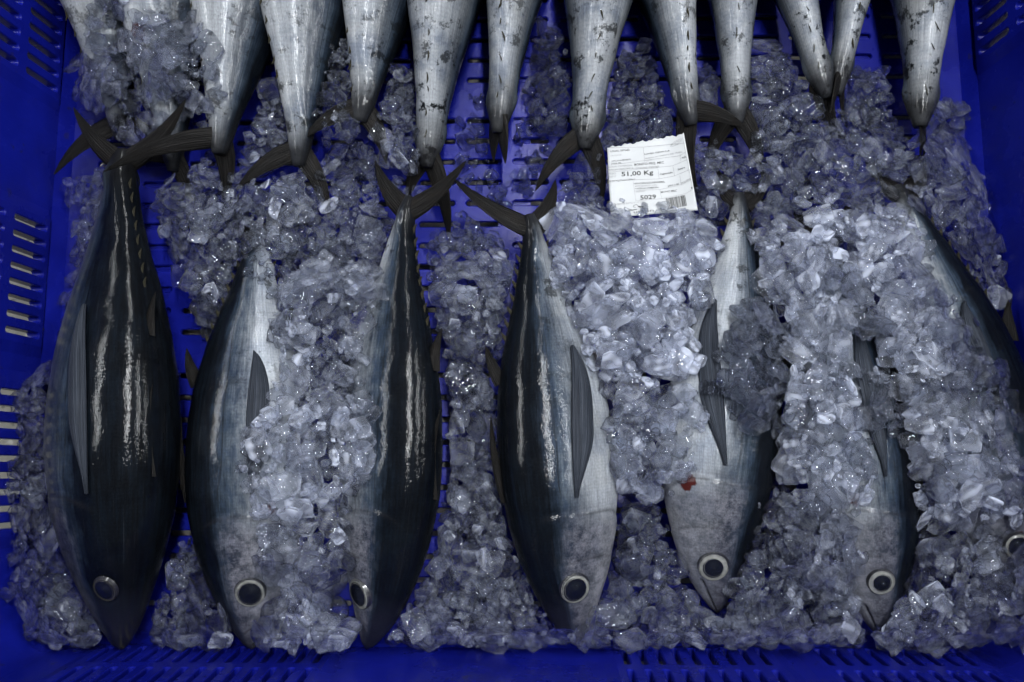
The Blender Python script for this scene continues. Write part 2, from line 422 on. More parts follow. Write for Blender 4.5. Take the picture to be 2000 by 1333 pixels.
# rim around the top and feet
def ring(name, z0, z1, off0, off1):
    m = Mesh(); rr = RAD + DRAFT * WALL_H
    def outl(off):
        pts = []
        for cx, cy_, a0 in ((XL + RAD, YF + RAD, 180), (XR - RAD, YF + RAD, 270), (XR - RAD, YB - RAD, 0), (XL + RAD, YB - RAD, 90)):
            for k in range(9):
                a = R(a0 + 90 * k / 8); pts.append((cx + math.cos(a) * (rr + off), cy_ + math.sin(a) * (rr + off)))
        return pts
    A, B = outl(off0), outl(off1); n = len(A)
    for k in range(n):
        q = (k + 1) % n
        m.face([(*A[k], z1), (*A[q], z1), (*B[q], z1), (*B[k], z1)])
        m.face([(*B[k], z1), (*B[q], z1), (*B[q], z0), (*B[k], z0)])
        m.face([(*A[k], z1), (*A[k], z0), (*A[q], z0), (*A[q], z1)])
        m.face([(*A[k], z0), (*B[k], z0), (*B[q], z0), (*A[q], z0)])
    o = link(name, pymesh(name, m.v, m.f), M_PLASTIC, smooth=False); setpar(o, crate)
ring('rim', WALL_H - 0.012, WALL_H + 0.004, -0.001, 0.028)
for fx in (XL + 0.12, (XL + XR) / 2, XR - 0.12):
    m = Mesh(); a, b, z0, z1 = 0.02, (YB - YF) / 2 - 0.06, -0.045, -TH
    ycen = (YF + YB) / 2
    c8 = [(fx + sx * a, ycen + sy * b, z) for z in (z0, z1) for sx, sy in ((-1, -1), (1, -1), (1, 1), (-1, 1))]
    for q in ((3, 2, 1, 0), (4, 5, 6, 7), (0, 1, 5, 4), (1, 2, 6, 5), (2, 3, 7, 6), (3, 0, 4, 7)): m.face([c8[k] for k in q])
    o = link('skid', pymesh('skid', m.v, m.f), M_PLASTIC, smooth=False); setpar(o, crate)

# ------------------------------------------------------------------ height map used to rest the ice on what lies below it
CELL = 0.0025
GX0, GY0 = XL - 0.05, YF - 0.06
GNX, GNY = int((LX + 0.1) / CELL) + 1, int((LY + 0.1) / CELL) + 1
HM = np.zeros((GNX, GNY)); ID = -np.ones((GNX, GNY), int)
_gx = GX0 + np.arange(GNX) * CELL; _gy = GY0 + np.arange(GNY) * CELL
for dx in (XL - _gx, _gx - XR):
    HM = np.maximum(HM, np.where(dx > 0, dx / DRAFT, 0)[:, None])
HM = np.maximum(HM, np.where(YF - _gy > 0, (YF - _gy) / DRAFT, 0)[None, :])
HM = np.minimum(HM, 0.25)
def splat(pts):
    i = ((pts[:, 0] - GX0) / CELL + 0.5).astype(int); j = ((pts[:, 1] - GY0) / CELL + 0.5).astype(int)
    ok = (i > 0) & (i < GNX - 1) & (j > 0) & (j < GNY - 1)
    for di in (-1, 0, 1):
        for dj in (-1, 0, 1):
            if abs(di) + abs(dj) < 2: np.maximum.at(HM, (i[ok] + di, j[ok] + dj), pts[ok, 2])

# ------------------------------------------------------------------ fish
PT = np.array([0, .012, .03, .06, .12, .2, .32, .45, .58, .7, .8, .88, .94, .975, 1.0])
PHh = np.array([.003, .015, .028, .046, .073, .101, .125, .131, .120, .094, .063, .041, .025, .0190, .012])
PWr = np.array([.9, .85, .72, .66, .66, .68, .70, .70, .68, .66, .66, .72, .98, 1.05, .9])
def catmull(xs, ys, x):
    # smooth interpolation: piecewise cubic hermite
    d = np.gradient(ys, xs); k = np.clip(np.searchsorted(xs, x) - 1, 0, len(xs) - 2)
    h = xs[k + 1] - xs[k]; s = (x - xs[k]) / h
    return ((1 + 2 * s) * (1 - s) ** 2) * ys[k] + s * (1 - s) ** 2 * h * d[k] + s * s * (3 - 2 * s) * ys[k + 1] + s * s * (s - 1) * h * d[k + 1]

class Fish:
    def __init__(s, spine, rho, side, kh=1.0, kw=1.0, rho_tail=None):
        pts = np.array([P(*p) for p in spine]); ch = np.r_[0, np.cumsum(np.linalg.norm(np.diff(pts, axis=0), axis=1))]
        s.L = ch[-1]; ch = ch / ch[-1]; deg = min(len(pts) - 1, 3)
        s.co = [np.polyfit(ch, pts[:, k], deg) for k in range(3)]
        s.dc = [np.polyder(c) for c in s.co]
        s.rho0, s.rho1 = R(rho), R(rho if rho_tail is None else rho_tail); s.side = side; s.kh = kh; s.kw = kw
    def frame(s, t):
        c = np.stack([np.polyval(k, t) for k in s.co], -1); a = np.stack([np.polyval(k, t) for k in s.dc], -1)
        a /= np.linalg.norm(a, axis=-1, keepdims=True)
        er = np.cross(a, np.array([0, 0, 1.0])); er /= np.linalg.norm(er, axis=-1, keepdims=True)
        er = er * np.where(er[..., :1] < 0, -1, 1)
        up = np.cross(er, a); up = up * np.where(up[..., 2:] < 0, -1, 1)
        rho = s.rho0 + (s.rho1 - s.rho0) * smoothstep(t, 0.75, 1.0); cr, sr = np.cos(rho)[..., None], np.sin(rho)[..., None]
        d = s.side * er * cr + up * sr
        l = -s.side * er * sr + up * cr
        return c, a, d, l
    seed = 0
    def S(s, t, th, extra=0.0):
        t = np.asarray(t, float); th = np.asarray(th, float); t, th, extra = np.broadcast_arrays(t, th, extra)
        c, a, d, l = s.frame(t)
        h = catmull(PT, PHh, t) * s.L * s.kh; wd = h * np.interp(t, PT, PWr) * s.kw
        # keel on the tail stalk
        wd = wd * (1 + 0.30 * np.exp(-((t - 0.945) / 0.022) ** 2) * np.exp(-((np.abs(th) - np.pi / 2) / 0.25) ** 2))
        ct, st = np.cos(th), np.sin(th)
        ct = np.sign(ct) * np.abs(ct) ** 0.96
        # gill cover: raised plate that ends in a lip
        th_a = np.abs(th) / np.pi
        top = 0.275 + 0.03 * np.cos((th_a - 0.55) * 4.2) + 0.005 * np.sin(th_a * 13 + s.seed)
        g = smoothstep(t, 0.19, 0.27) * (1 - smoothstep(t, top - 0.004, top + 0.014)) * smoothstep(th_a, 0.2, 0.32)
        pre = (1 - smoothstep(t, 0.185 + 0.02 * np.cos((th_a - 0.6) * 5), 0.2 + 0.02 * np.cos((th_a - 0.6) * 5))) * smoothstep(th_a, 0.3, 0.4) * smoothstep(t, 0.1, 0.16)
        mouth = np.exp(-((th_a - (0.62 + 0.9 * t)) / 0.022) ** 2) * (1 - smoothstep(t, 0.085, 0.10))
        off = 0.0009 * g - 0.0006 * np.exp(-((t - top - 0.016) / 0.007) ** 2) * smoothstep(th_a, 0.28, 0.4) + 0.0006 * pre - 0.0032 * mouth * smoothstep(t, 0.0, 0.02) + extra
        if hasattr(s, 'eye_t'):
            # hollow around the eye
            dt = (t - s.eye_t) * s.L; dh = (th - s.eye_th) * 0.5 * (h + wd)
            off = off - 0.003 * np.exp(-((dt * dt + dh * dh) / 0.016 ** 2) ** 2)
        return c + d * (ct * (h + off))[..., None] + l * (st * (wd + off))[..., None]
    def solve(s, px, py):
        t, th = np.meshgrid(np.linspace(0.02, 0.97, 180), np.linspace(-np.pi, np.pi, 160), indexing='ij')
        p = s.S(t, th); q = proj(p); e = np.hypot(q[..., 0] - px, q[..., 1] - py) - p[..., 2] * 300
        far = np.hypot(q[..., 0] - px, q[..., 1] - py)
        e = np.where(far < max(14, far.min() + 4), -p[..., 2] * 1000, 1e6 + far)
        k = np.unravel_index(np.argmin(e + far * 2), e.shape); return t[k], th[k]
    def normal(s, t, th):
        e = 0.004; p = s.S(t, th); n = np.cross(s.S(t + e, th) - s.S(t - e, th), s.S(t, th + 0.02) - s.S(t, th - 0.02))
        n = n / np.linalg.norm(n); c = s.frame(np.array(t))[0]
        return n if np.dot(n, p - c) > 0 else -n

def blade(root, tip, wdt, nrm, bend=0.0, th=0.0016, n=18, m=9, sweep=0.35, root_w=1.0, fair=0.0, pw=1.35):
    """a fin: tapering curved sheet of real thickness from root to tip; returns closed grid points and uv"""
    root, tip, nrm = map(np.asarray, (root, tip, nrm)); ax = tip - root; L = np.linalg.norm(ax); ax = ax / L
    sd = np.cross(nrm, ax); sd /= np.linalg.norm(sd); nn = np.cross(ax, sd)
    V, UV = [], []
    for i in range(n):
        s = i / (n - 1)
        cen = root + ax * L * s + sd * bend * L * math.sin(math.pi * s * 0.9) + nn * 0.02 * L * math.sin(3 * s)
        wd = wdt * (root_w + (1 - root_w) * min(1, s / 0.25)) * (1 - s ** pw) ** 0.8 * (1 + 0.05 * math.sin(s * 61 + L * 900) * s) + 0.0006
        for j in range(2 * m):
            q = j / (m - 0.5) if j < m else (2 * m - 1 - j) / (m - 0.5)
            k = min(q, 1.0); up = 1 if j < m else -1
            tt = th * (1 - 0.75 * s) * math.sin(math.pi * min(max(k, 0.03), 0.97)) ** 0.6 + 0.0001 + fair * math.exp(-s / 0.10) * math.sin(math.pi * min(max(k, 0.02), 0.98))
            V.append(cen + sd * wd * (k - 0.5 - sweep * 0 ) + nn * up * tt); UV.append((s, k))
    return np.array(V), np.array(UV), n, 2 * m

def add_grid(name, V, UV, n, m, mat, parent):
    me = gridmesh(name, V, n, m, UV, wrap=True); o = link(name, me, mat); o.parent = parent
    o.matrix_parent_inverse = parent.matrix_world.inverted(); splat(V); return o

def disc(c, n, r0, r1, h0, h1, e1, mat, name, parent, k=28, stretch=1.0, rings=5):
    e2 = np.cross(n, e1); V = []
    for i in range(rings):
        s = i / (rings - 1); r = r0 + (r1 - r0) * s; h = h0 + (h1 - h0) * s ** 2
        for j in range(k):
            a = 2 * math.pi * j / k; V.append(c + n * h + e1 * math.cos(a) * r * stretch + e2 * math.sin(a) * r)
    me = gridmesh(name, np.array(V), rings, k, np.zeros((len(V), 2)), wrap=True); o = link(name, me, mat); o.parent = parent
    bpy.context.view_layer.update(); o.matrix_parent_inverse = parent.matrix_world.inverted(); return o

def build_fish(sp):
    f = Fish(sp['spine'], sp['rho'], sp['side'], sp.get('kh', 1.0), sp.get('kw', 1.0), sp.get('rho_tail'))
    f.seed = sp['seed']
    base = np.array(f.frame(np.array(0.45))[0]); base[2] = 0.0
    root = thing('albacore_tuna', sp['label'], 'fish', base, sp['group'])
    bpy.context.view_layer.update()
    front = sp['kind'] == 'front'
    if 'eye' in sp:
        f.eye_t, f.eye_th = f.solve(*sp['eye'])
        et, eth = f.eye_t, f.eye_th
    nu, nv = (240, 104) if front else (130, 72)
    tt = np.linspace(0, 1, nu); tt = tt ** 1.25 if front else 1 - (1 - tt) ** 1.0
    th = np.linspace(-np.pi, np.pi, nv, endpoint=False)
    T, TH_ = np.meshgrid(tt, th, indexing='ij')
    lump = 0.0003 * (np.sin(T * 31 + sp['seed']) * np.sin(TH_ * 3 + sp['seed']) + 0.7 * np.sin(T * 67 + TH_ * 5 + sp['seed'] * 2))
    V = f.S(T, TH_, lump * smoothstep(T, 0.1, 0.3) * (1 - smoothstep(T, 0.85, 0.95))).reshape(-1, 3)
    va = np.abs(TH_) / np.pi
    UV = np.stack([T, va], -1).reshape(-1, 2)
    me = gridmesh('body', V, nu, nv, UV, wrap=True)
    q = proj(V)
    # attributes: blood stains and dark creases
    blood = np.zeros(len(V)); Tf, vf = T.ravel(), va.ravel()
    for bx, by, br in sp.get('blood', []):
        blood = np.maximum(blood, np.exp(-(((q[:, 0] - bx) ** 2 + (q[:, 1] - by) ** 2) / br ** 2)))
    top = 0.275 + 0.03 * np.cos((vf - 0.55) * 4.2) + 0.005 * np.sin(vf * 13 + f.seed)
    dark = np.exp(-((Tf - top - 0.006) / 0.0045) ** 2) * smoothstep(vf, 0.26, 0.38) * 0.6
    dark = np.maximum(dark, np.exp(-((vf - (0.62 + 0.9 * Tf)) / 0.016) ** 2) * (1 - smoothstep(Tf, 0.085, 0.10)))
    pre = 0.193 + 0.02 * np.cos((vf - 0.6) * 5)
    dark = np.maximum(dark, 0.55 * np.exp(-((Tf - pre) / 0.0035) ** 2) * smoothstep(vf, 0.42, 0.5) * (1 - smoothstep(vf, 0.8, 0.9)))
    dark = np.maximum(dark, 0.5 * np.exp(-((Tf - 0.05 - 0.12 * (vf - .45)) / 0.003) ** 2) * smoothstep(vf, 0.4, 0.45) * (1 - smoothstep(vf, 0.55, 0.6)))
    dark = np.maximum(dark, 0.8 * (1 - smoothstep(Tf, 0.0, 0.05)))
    for nm, arr in (('blood', blood), ('dark', dark)):
        a = me.attributes.new(nm, 'FLOAT', 'POINT'); a.data.foreach_set('value', arr.astype(np.float32))
    mat = mat_skin('tuna skin ' + str(sp['seed']), sp['seed'], sp.get('shift', 0.0), sp.get('belly', 1.0), sp.get('blotch', 0.8), sp.get('blue', 0.6), not front)
    o = link('body', me, mat); o.parent = root; o.matrix_parent_inverse = root.matrix_world.inverted(); splat(V)
    # nose and tail caps are tiny: close them
    bm = bmesh.new(); bm.from_mesh(me); bmesh.ops.holes_fill(bm, edges=[e for e in bm.edges if e.is_boundary], sides=0); bm.to_mesh(me); bm.free()
    me.polygons.foreach_set('use_smooth', [True] * len(me.polygons))
    # tail fin: two lobes in one sheet
    c, a, d, l = (x for x in f.frame(np.array(0.988)))
    tips = [P(*p) for p in sp['tips']]
    nr = np.cross(tips[0] - c, tips[1] - c); nr = nr / (np.linalg.norm(nr) + 1e-9)
    nr = nr if nr[2] > 0 else -nr
    if nr[2] < 0.35: nr = nr * 0.5 + np.array([0, 0, 0.3]); nr /= np.linalg.norm(nr)
    tail = None
    Vs, Fs, Us, off = [], [], [], 0
    for k, tp in enumerate(tips):
        ax = tp - c; nn = nr - ax * np.dot(nr, ax) / np.dot(ax, ax)
        sd = np.cross(nn, ax); sg = 1 if np.dot(sd, a) > 0 else -1
        V2, U2, n2, m2 = blade(c - a * 0.012 + ax * 0.0, tp, sp.get('tailw', 0.031), nn, bend=sg * sp.get('bend', -0.08), th=0.0022, n=26, m=9, root_w=0.85, fair=0.0085, pw=1.05)
        me2 = gridmesh('tail_fin', V2, n2, m2, U2, wrap=True); Vs.append(me2); splat(V2)
    bm = bmesh.new()
    for m_ in Vs: bm.from_mesh(m_)
    me3 = bpy.data.meshes.new('tail_fin'); bm.to_mesh(me3); bm.free()
    for m_ in Vs: bpy.data.meshes.remove(m_)
    o = link('tail_fin', me3, M_FIN); o.parent = root; o.matrix_parent_inverse = root.matrix_world.inverted()
    # pectoral fin lying on the flank
    if 'pec' in sp:
        (bx, by), (tx, ty), wpx = sp['pec']
        t0, h0 = f.solve(bx, by); t1, h1 = f.solve(tx, ty); n, m = 40, 9
        V2, U2 = [], []
        for i in range(n):
            s = i / (n - 1); t = t0 + (t1 - t0) * s; hc = h0 + (h1 - h0) * s + 0.10 * math.sin(math.pi * s) * np.sign(h0) * -1
            rad = catmull(PT, PHh, np.array([t]))[0] * f.L * 0.85
            wd = (wpx * 0.00042) * (0.08 + 0.92 * float(smoothstep(s, -0.05, 0.42))) * (1 - max(0, (s - 0.55) / 0.45) ** 2.0) ** 0.75 + 0.0008
            for j in range(2 * m):
                k = j / (m - 1) if j < m else (2 * m - 1 - j) / (m - 1)
                hh = hc + np.sign(h0) * (k * wd - 0.5 * wpx * 0.00042) / rad
                ext = 0.0012 + 0.0035 * math.sin(math.pi * k) + 0.002 * s + (0.0016 if j < m else -0.0002)
                V2.append(f.S(t, hh, ext)); U2.append((s, k))
        add_grid('pectoral_fin', np.array(V2), np.array(U2), n, 2 * m, M_PEC, root)
    # small fins and finlets along the two keels of the body
    def fin_at(name, t, th_, length, back, width, mat, lean=0.0):
        p = f.S(t, th_); c_, a_, d_, l_ = f.frame(np.array(t)); out = (p - c_); out = out / np.linalg.norm(out)
        tip = p + (a_ * back + out * (1 - back)) * length + l_ * lean * length
        nn = l_ if abs(l_[2]) > 0.05 else l_ + np.array([0, 0, 0.1])
        nn = nn + np.array([0.0, 0, 0.35])
        V2, U2, n2, m2 = blade(p - out * 0.002, tip, width, nn, bend=0.06, th=0.0008, n=9, m=4, root_w=1.0)
        return add_grid(name, V2, U2, n2, m2, mat, root)
    if front:
        fin_at('dorsal_fin', 0.60, 0.0, 0.055, 0.80, 0.020, M_FIN)
        fin_at('anal_fin', 0.63, math.pi, 0.055, 0.72, 0.022, M_PEC if 'palefin' not in sp else M_PALEFIN)
        fin_at('spiny_dorsal_fin', 0.34, 0.0, 0.10, 0.95, 0.014, M_FIN)
        for k in range(8):
            t = 0.70 + k * 0.031
            fin_at('finlet', t, 0.0, 0.013, 0.75, 0.006, M_FINLET)
            fin_at('finlet', t, math.pi, 0.013, 0.75, 0.006, M_FINLET)
    else:
        fin_at('anal_fin', 0.655, math.pi, 0.045, 0.80, 0.016, sp.get('analmat', M_PALEFIN), lean=0.05)
        for k in range(8):
            t = 0.715 + k * 0.031
            if random.random() < .85: fin_at('finlet', t + random.uniform(-.006, .006), math.pi + random.uniform(-.08, .08), random.uniform(.007, .014), 0.96, random.uniform(.0025, .005), M_FINLET, lean=random.uniform(-0.45, 0.45))
    # eye
    if 'eye' in sp:
        p = f.S(et, eth); n_ = f.normal(et, eth); a_ = f.frame(np.array(et))[1]; e1 = a_ - n_ * np.dot(a_, n_); e1 /= np.linalg.norm(e1)
        r = sp.get('eye_r', 0.0178)
        pr = sp.get('pupil', 0.72); sh = e1 * r * random.uniform(-.05, .05) + np.cross(n_, e1) * r * random.uniform(-.05, .05)
        e = disc(p, n_, r * 1.22, r * 0.84, -0.0050, 0.0036, e1, M_RIM, 'eye', root, stretch=1.10, rings=7)
        disc(p + sh * .4, n_, r * 0.88, r * (pr - .06), 0.0026, 0.0040, e1, sp.get('iris', M_IRIS), 'iris', e, stretch=1.10)
        disc(p + sh, n_, r * pr, 0.0, 0.0038, 0.0058, e1, M_PUPIL, 'pupil', e, stretch=1.10, rings=6)
        disc(p, n_, r * 0.92, 0.0, 0.0030, 0.0100, e1, M_CORNEA, 'cornea', e, stretch=1.10, rings=9)
    if 'gill' in sp:
        V2, U2, n2, m2 = blade(P(*sp['gill'][0]), P(*sp['gill'][1]), 0.022, np.array([0, 0, 1.0]), bend=0.08, th=0.006, n=14, m=7)
        V2 = V2 + 0.0015 * np.sin(V2[:, [1, 0, 2]] * 900)
        add_grid('gill_flap', V2, U2, n2, m2, M_GILL, root)
    return f

FG, TG = 'whole tuna in the front row with heads towards the viewer', 'tuna in the back row lying tail first'
front_specs = [
    dict(seed=1, spine=[(238, 1268, .045), (222, 1000, .075), (224, 680, .078), (240, 292, .085)], rho=40, side=1, kh=1.22, eye=(206, 1150), pec=((158, 962), (160, 600), 40),
         tips=[(146, 208, .11), (360, 190, .11)], shift=-0.05, belly=0.62, blotch=0.6, blue=0.8, iris=M_IRIS_SHADED, eye_r=.0152,
         label='large dark tuna at the far left, black back to the right, forked tail raised'),
    dict(seed=2, spine=[(492, 1268, .040), (482, 1000, .070), (487, 720, .068), (508, 440, .040)], rho=4, side=-1, kh=1.03, eye=(490, 1158), pec=((512, 968), (516, 690), 44),
         tips=[(452, 380, .018), (566, 392, .018)], shift=-0.02, belly=1.0, blue=0.9, blood=[(524, 994, 13)],
         label='tuna with black back to the left, second from the left, ice against its belly'),
    dict(seed=3, spine=[(716, 1268, .042), (757, 1000, .073), (768, 720, .073), (800, 385, .07)], rho=30, side=1, kh=.93, eye=(700, 1160), pec=((688, 968), (694, 648), 42),
         tips=[(735, 312, .06), (908, 312, .095)], shift=-0.03, belly=1.0, blue=1.0,
         label='tuna with bright blue flank and black back to the right, third from the left'),
    dict(seed=4, spine=[(1124, 1260, .045), (1098, 1000, .075), (1072, 720, .075), (1034, 420, .07)], rho=16, side=-1, kh=1.03, eye=(1125, 1150), pec=((1142, 968), (1128, 676), 46),
         tips=[(886, 345, .085), (1082, 350, .05)], shift=-0.03, belly=0.9, blue=0.7, palefin=1,
         gill=[(1008, 1020, .02), (1050, 1150, .02)],
         label='tuna in the middle with black back to the left and red gill showing'),
    dict(seed=5, spine=[(1402, 1196, .045), (1398, 980, .072), (1425, 700, .072), (1444, 378, .055)], rho=0, side=1, kh=1.0, eye=(1393, 1108), pec=((1398, 905), (1384, 590), 48),
         tips=[(1395, 318, .02), (1498, 322, .02)], shift=0.02, belly=0.88, blue=0.7, blood=[(1342, 942, 20)], pupil=.62,
         label='pale-bellied tuna with large staring eye, half packed in ice right of the middle'),
    dict(seed=6, spine=[(1718, 1242, .042), (1694, 1000, .072), (1650, 720, .07), (1600, 445, .04)], rho=8, side=1, kh=.95, eye=(1721, 1138), pec=((1712, 930), (1660, 640), 40), eye_r=.0155,
         tips=[(1550, 400, .015), (1655, 395, .015)], shift=0.02, belly=0.85, blue=0.9, blood=[(1672, 975, 16)], pupil=.62,
         label='tuna mostly buried under crushed ice, its head and black nape showing at the lower right'),
    dict(seed=7, spine=[(2012, 1215, .04), (1948, 960, .066), (1866, 660, .066), (1752, 362, .05)], rho=8, side=1, kh=.93, eye=(1990, 1066), pec=((1935, 800), (1864, 592), 36), eye_r=.0155,
         tips=[(1690, 305, .02), (1800, 300, .02)], shift=-0.03, belly=0.8, blue=1.0, blood=[(1992, 1052, 16)],
         label='tuna at the far right edge, curving out of view under ice'),
]
def tsp(x0, end, L=960, z=.072, ez=.06, mid=None, bend=0):
    """spine of a back-row fish from the centre at the top edge (x0, 0) and the tail end"""
    ex, ey = end; dx, dy = x0 - ex, 0 - ey; n = math.hypot(dx, dy); ux, uy = dx / n, dy / n
    return [(ex + ux * L - bend, ey + uy * L, z - .02), (ex + ux * L * .7 - bend * .5, ey + uy * L * .7, z), (ex + ux * L * .38, ey + uy * L * .38, z), (ex, ey, ez)]
back_specs = [
    dict(seed=11, spine=tsp(208, (238, 272), ez=.05), rho=-35, side=1, tips=[(108, 345, .06), (338, 300, .045)], label='back-row tuna beside the left wall, half under lumps of ice'),
    dict(seed=12, spine=tsp(325, (340, 335), ez=.035), rho=-40, side=1, tips=[(372, 412, .02), (262, 318, .03)], analmat=M_REDFIN, blood=[(268, 60, 16)], label='back-row tuna with a blood-red fin, second from the left wall'),
    dict(seed=13, spine=tsp(470, (428, 300), ez=.078), rho=-38, side=1, tips=[(203, 342, .118), (432, 402, .04)], label='back-row tuna whose tail lobe lies across the dark tuna at the far left'),
    dict(seed=14, spine=tsp(602, (584, 325), ez=.06), rho=-35, side=1, tips=[(464, 374, .062), (642, 434, .04)], label='clean silver back-row tuna, fourth from the left, tail spread over ice'),
    dict(seed=15, spine=tsp(740, (704, 240), ez=.065), rho=-42, side=1, tips=[(594, 275, .075), (752, 322, .055)], label='back-row tuna with short leaning tail, fifth from the left'),
    dict(seed=16, spine=tsp(866, (834, 328), ez=.055), rho=-80, side=1, tips=[(874, 474, .015), (798, 398, .02)], blotch=1.0, label='broad belly-up back-row tuna with black speckles, above the bright blue floor'),
    dict(seed=17, spine=tsp(1002, (972, 260), ez=.06), rho=-78, side=1, tips=[(986, 320, .05), (966, 318, .035)], tailw=.034, kh=.97, label='narrow belly-up back-row tuna with a small folded tail over bare blue floor'),
    dict(seed=18, spine=tsp(1168, (1142, 292), ez=.06), rho=-84, side=-1, kw=1.05, tips=[(1048, 376, .05), (1172, 402, .035)], blotch=1.0, label='belly-up back-row tuna whose tail reaches the paper label'),
    dict(seed=19, spine=tsp(1305, (1350, 246), ez=.065), rho=-72, side=-1, kh=.96, tips=[(1458, 254, .082), (1372, 398, .035)], label='back-row tuna above the paper label, brown tail lobe pointing right'),
    dict(seed=20, spine=tsp(1432, (1440, 246), ez=.055), rho=-85, side=1, kh=.9, tips=[(1486, 350, .035), (1384, 332, .025)], label='belly-up back-row tuna with a row of dark finlets, right of the paper label'),
    dict(seed=21, spine=tsp(1557, (1616, 192), ez=.06), rho=-80, side=1, kh=.9, tips=[(1652, 284, .025), (1600, 214, .045)], blotch=1.0, label='back-row tuna leaning right against a narrow neighbour, tails touching'),
    dict(seed=22, spine=tsp(1664, (1634, 186), ez=.052), rho=-80, side=-1, kh=.78, tips=[(1642, 278, .02), (1622, 222, .07)], tailw=.026, label='narrow back-row tuna leaning left against its neighbour, second from the right wall'),
    dict(seed=23, spine=tsp(1804, (1797, 248), ez=.06), rho=-86, side=1, kh=1.05, tips=[(1802, 345, .02), (1794, 322, .045)], tailw=.028, blotch=1.0, label='broad belly-up back-row tuna nearest the right wall'),
]
for s in front_specs: s['kind'] = 'front'; s['group'] = FG
for s in back_specs:
    s['kind'] = 'back'; s['group'] = TG; s.setdefault('belly', 0.58); s.setdefault('blotch', 0.85); s.setdefault('blue', 0.35); s.setdefault('shift', -0.10 if s['rho'] < -60 else 0.0)
for s in back_specs: s['kh'] = s.get('kh', 1.0) * random.uniform(.95, 1.08)
for s in front_specs + back_specs: build_fish(s)

# ------------------------------------------------------------------ paper label
TAGC = np.array([[(1186, 289), (1336, 262)], [(1193, 426), (1363, 411)]], float)   # TL TR / BL BR
def tag_px(u, v):
    u = np.asarray(u)[..., None]; v = np.asarray(v)[..., None]
    return (TAGC[0, 0] * (1 - u) + TAGC[0, 1] * u) * (1 - v) + (TAGC[1, 0] * (1 - u) + TAGC[1, 1] * u) * v
TAGI = np.linalg.inv(np.array([[150.0, 7.0], [-27.0, 137.0]]))
def tag_z(px, py):
    uv = np.stack([np.asarray(px) - 1186, np.asarray(py) - 289], -1) @ TAGI.T
    u, v = np.clip(uv[..., 0], -.1, 1.1), np.clip(uv[..., 1] , -.1, 1.1)
    return 0.066 + 0.010 * np.clip(u - 0.55, 0, 1) ** 2 * (1.5 - v) * 2 + 0.0025 * np.sin(u * 5 + 1) + 0.0012 * np.sin(v * 7 + u * 3)
tagroot = thing('paper_label', 'white printed weight label reading 51,00 Kg lying on the ice', 'label', P(1270, 350, 0.05))
bpy.context.view_layer.update()
nu = nv = 40; U, Vv = np.meshgrid(np.linspace(0, 1, nu), np.linspace(0, 1, nv), indexing='ij')
rag = 0.02 * np.sin(U * 23) * np.sin(U * 57 + 1) * (Vv < 0.01)
q = tag_px(U, Vv + rag)
top = P(q[..., 0], q[..., 1], tag_z(q[..., 0], q[..., 1])).reshape(-1, 3)
me = gridmesh('sheet', top, nu, nv)
bm = bmesh.new(); bm.from_mesh(me); bmesh.ops.recalc_face_normals(bm, faces=bm.faces)
bmesh.ops.solidify(bm, geom=bm.faces[:], thickness=0.0002); bm.to_mesh(me); bm.free()
o = link('sheet', me, M_PAPER); o.parent = tagroot; o.matrix_parent_inverse = tagroot.matrix_world.inverted()
splat(top)

def ink(name, polys_px, mat):
    """polys in crop coordinates of the label (1600 x 1333 over 240 x 200 px)"""
    v, f = [], []
    for vs, fs in polys_px:
        b = len(v); v += [tuple(p) for p in vs]; f += [[b + k for k in q] for q in fs]
    v = np.array(v); px, py = 1160 + v[:, 0] * .15, 240 + v[:, 1] * .15
    me = pymesh(name, P(px, py, tag_z(px, py) + 0.0005), f)
    o = link(name, me, mat, smooth=False); o.parent = tagroot; o.matrix_parent_inverse = tagroot.matrix_world.inverted(); return o
def text_poly(txt, p0, p1, hgt, bold=0.0):
    cu = bpy.data.curves.new('t', 'FONT'); cu.body = txt; cu.size = 1; cu.offset = bold; cu.resolution_u = 2
    ob = bpy.data.objects.new('t', cu); C.objects.link(ob); bpy.context.view_layer.update()
    me = bpy.data.meshes.new_from_object(ob.evaluated_get(bpy.context.evaluated_depsgraph_get()))
    vs = np.array([v.co[:2] for v in me.vertices]); fs = [list(p.vertices) for p in me.polygons]
    bpy.data.objects.remove(ob); bpy.data.curves.remove(cu); bpy.data.meshes.remove(me)
    x0, x1 = vs[:, 0].min(), vs[:, 0].max(); p0, p1 = np.array(p0, float), np.array(p1, float)
    d = (p1 - p0); up = np.array([d[1], -d[0]]); up /= np.linalg.norm(up)
    out = p0 + ((vs[:, 0] - x0) / (x1 - x0))[:, None] * d + (vs[:, 1] / 0.73)[:, None] * up * hgt
    return out, fs
def seg(p0, p1, wdt):
    p0, p1 = np.array(p0, float), np.array(p1, float); d = p1 - p0; n = np.array([-d[1], d[0]]) / np.linalg.norm(d) * wdt / 2
    N = 8; vs, fs = [], []
    for k in range(N + 1):
        c = p0 + d * k / N; vs += [c - n, c + n]
    for k in range(N): fs.append([2 * k, 2 * k + 1, 2 * k + 3, 2 * k + 2])
    return vs, fs
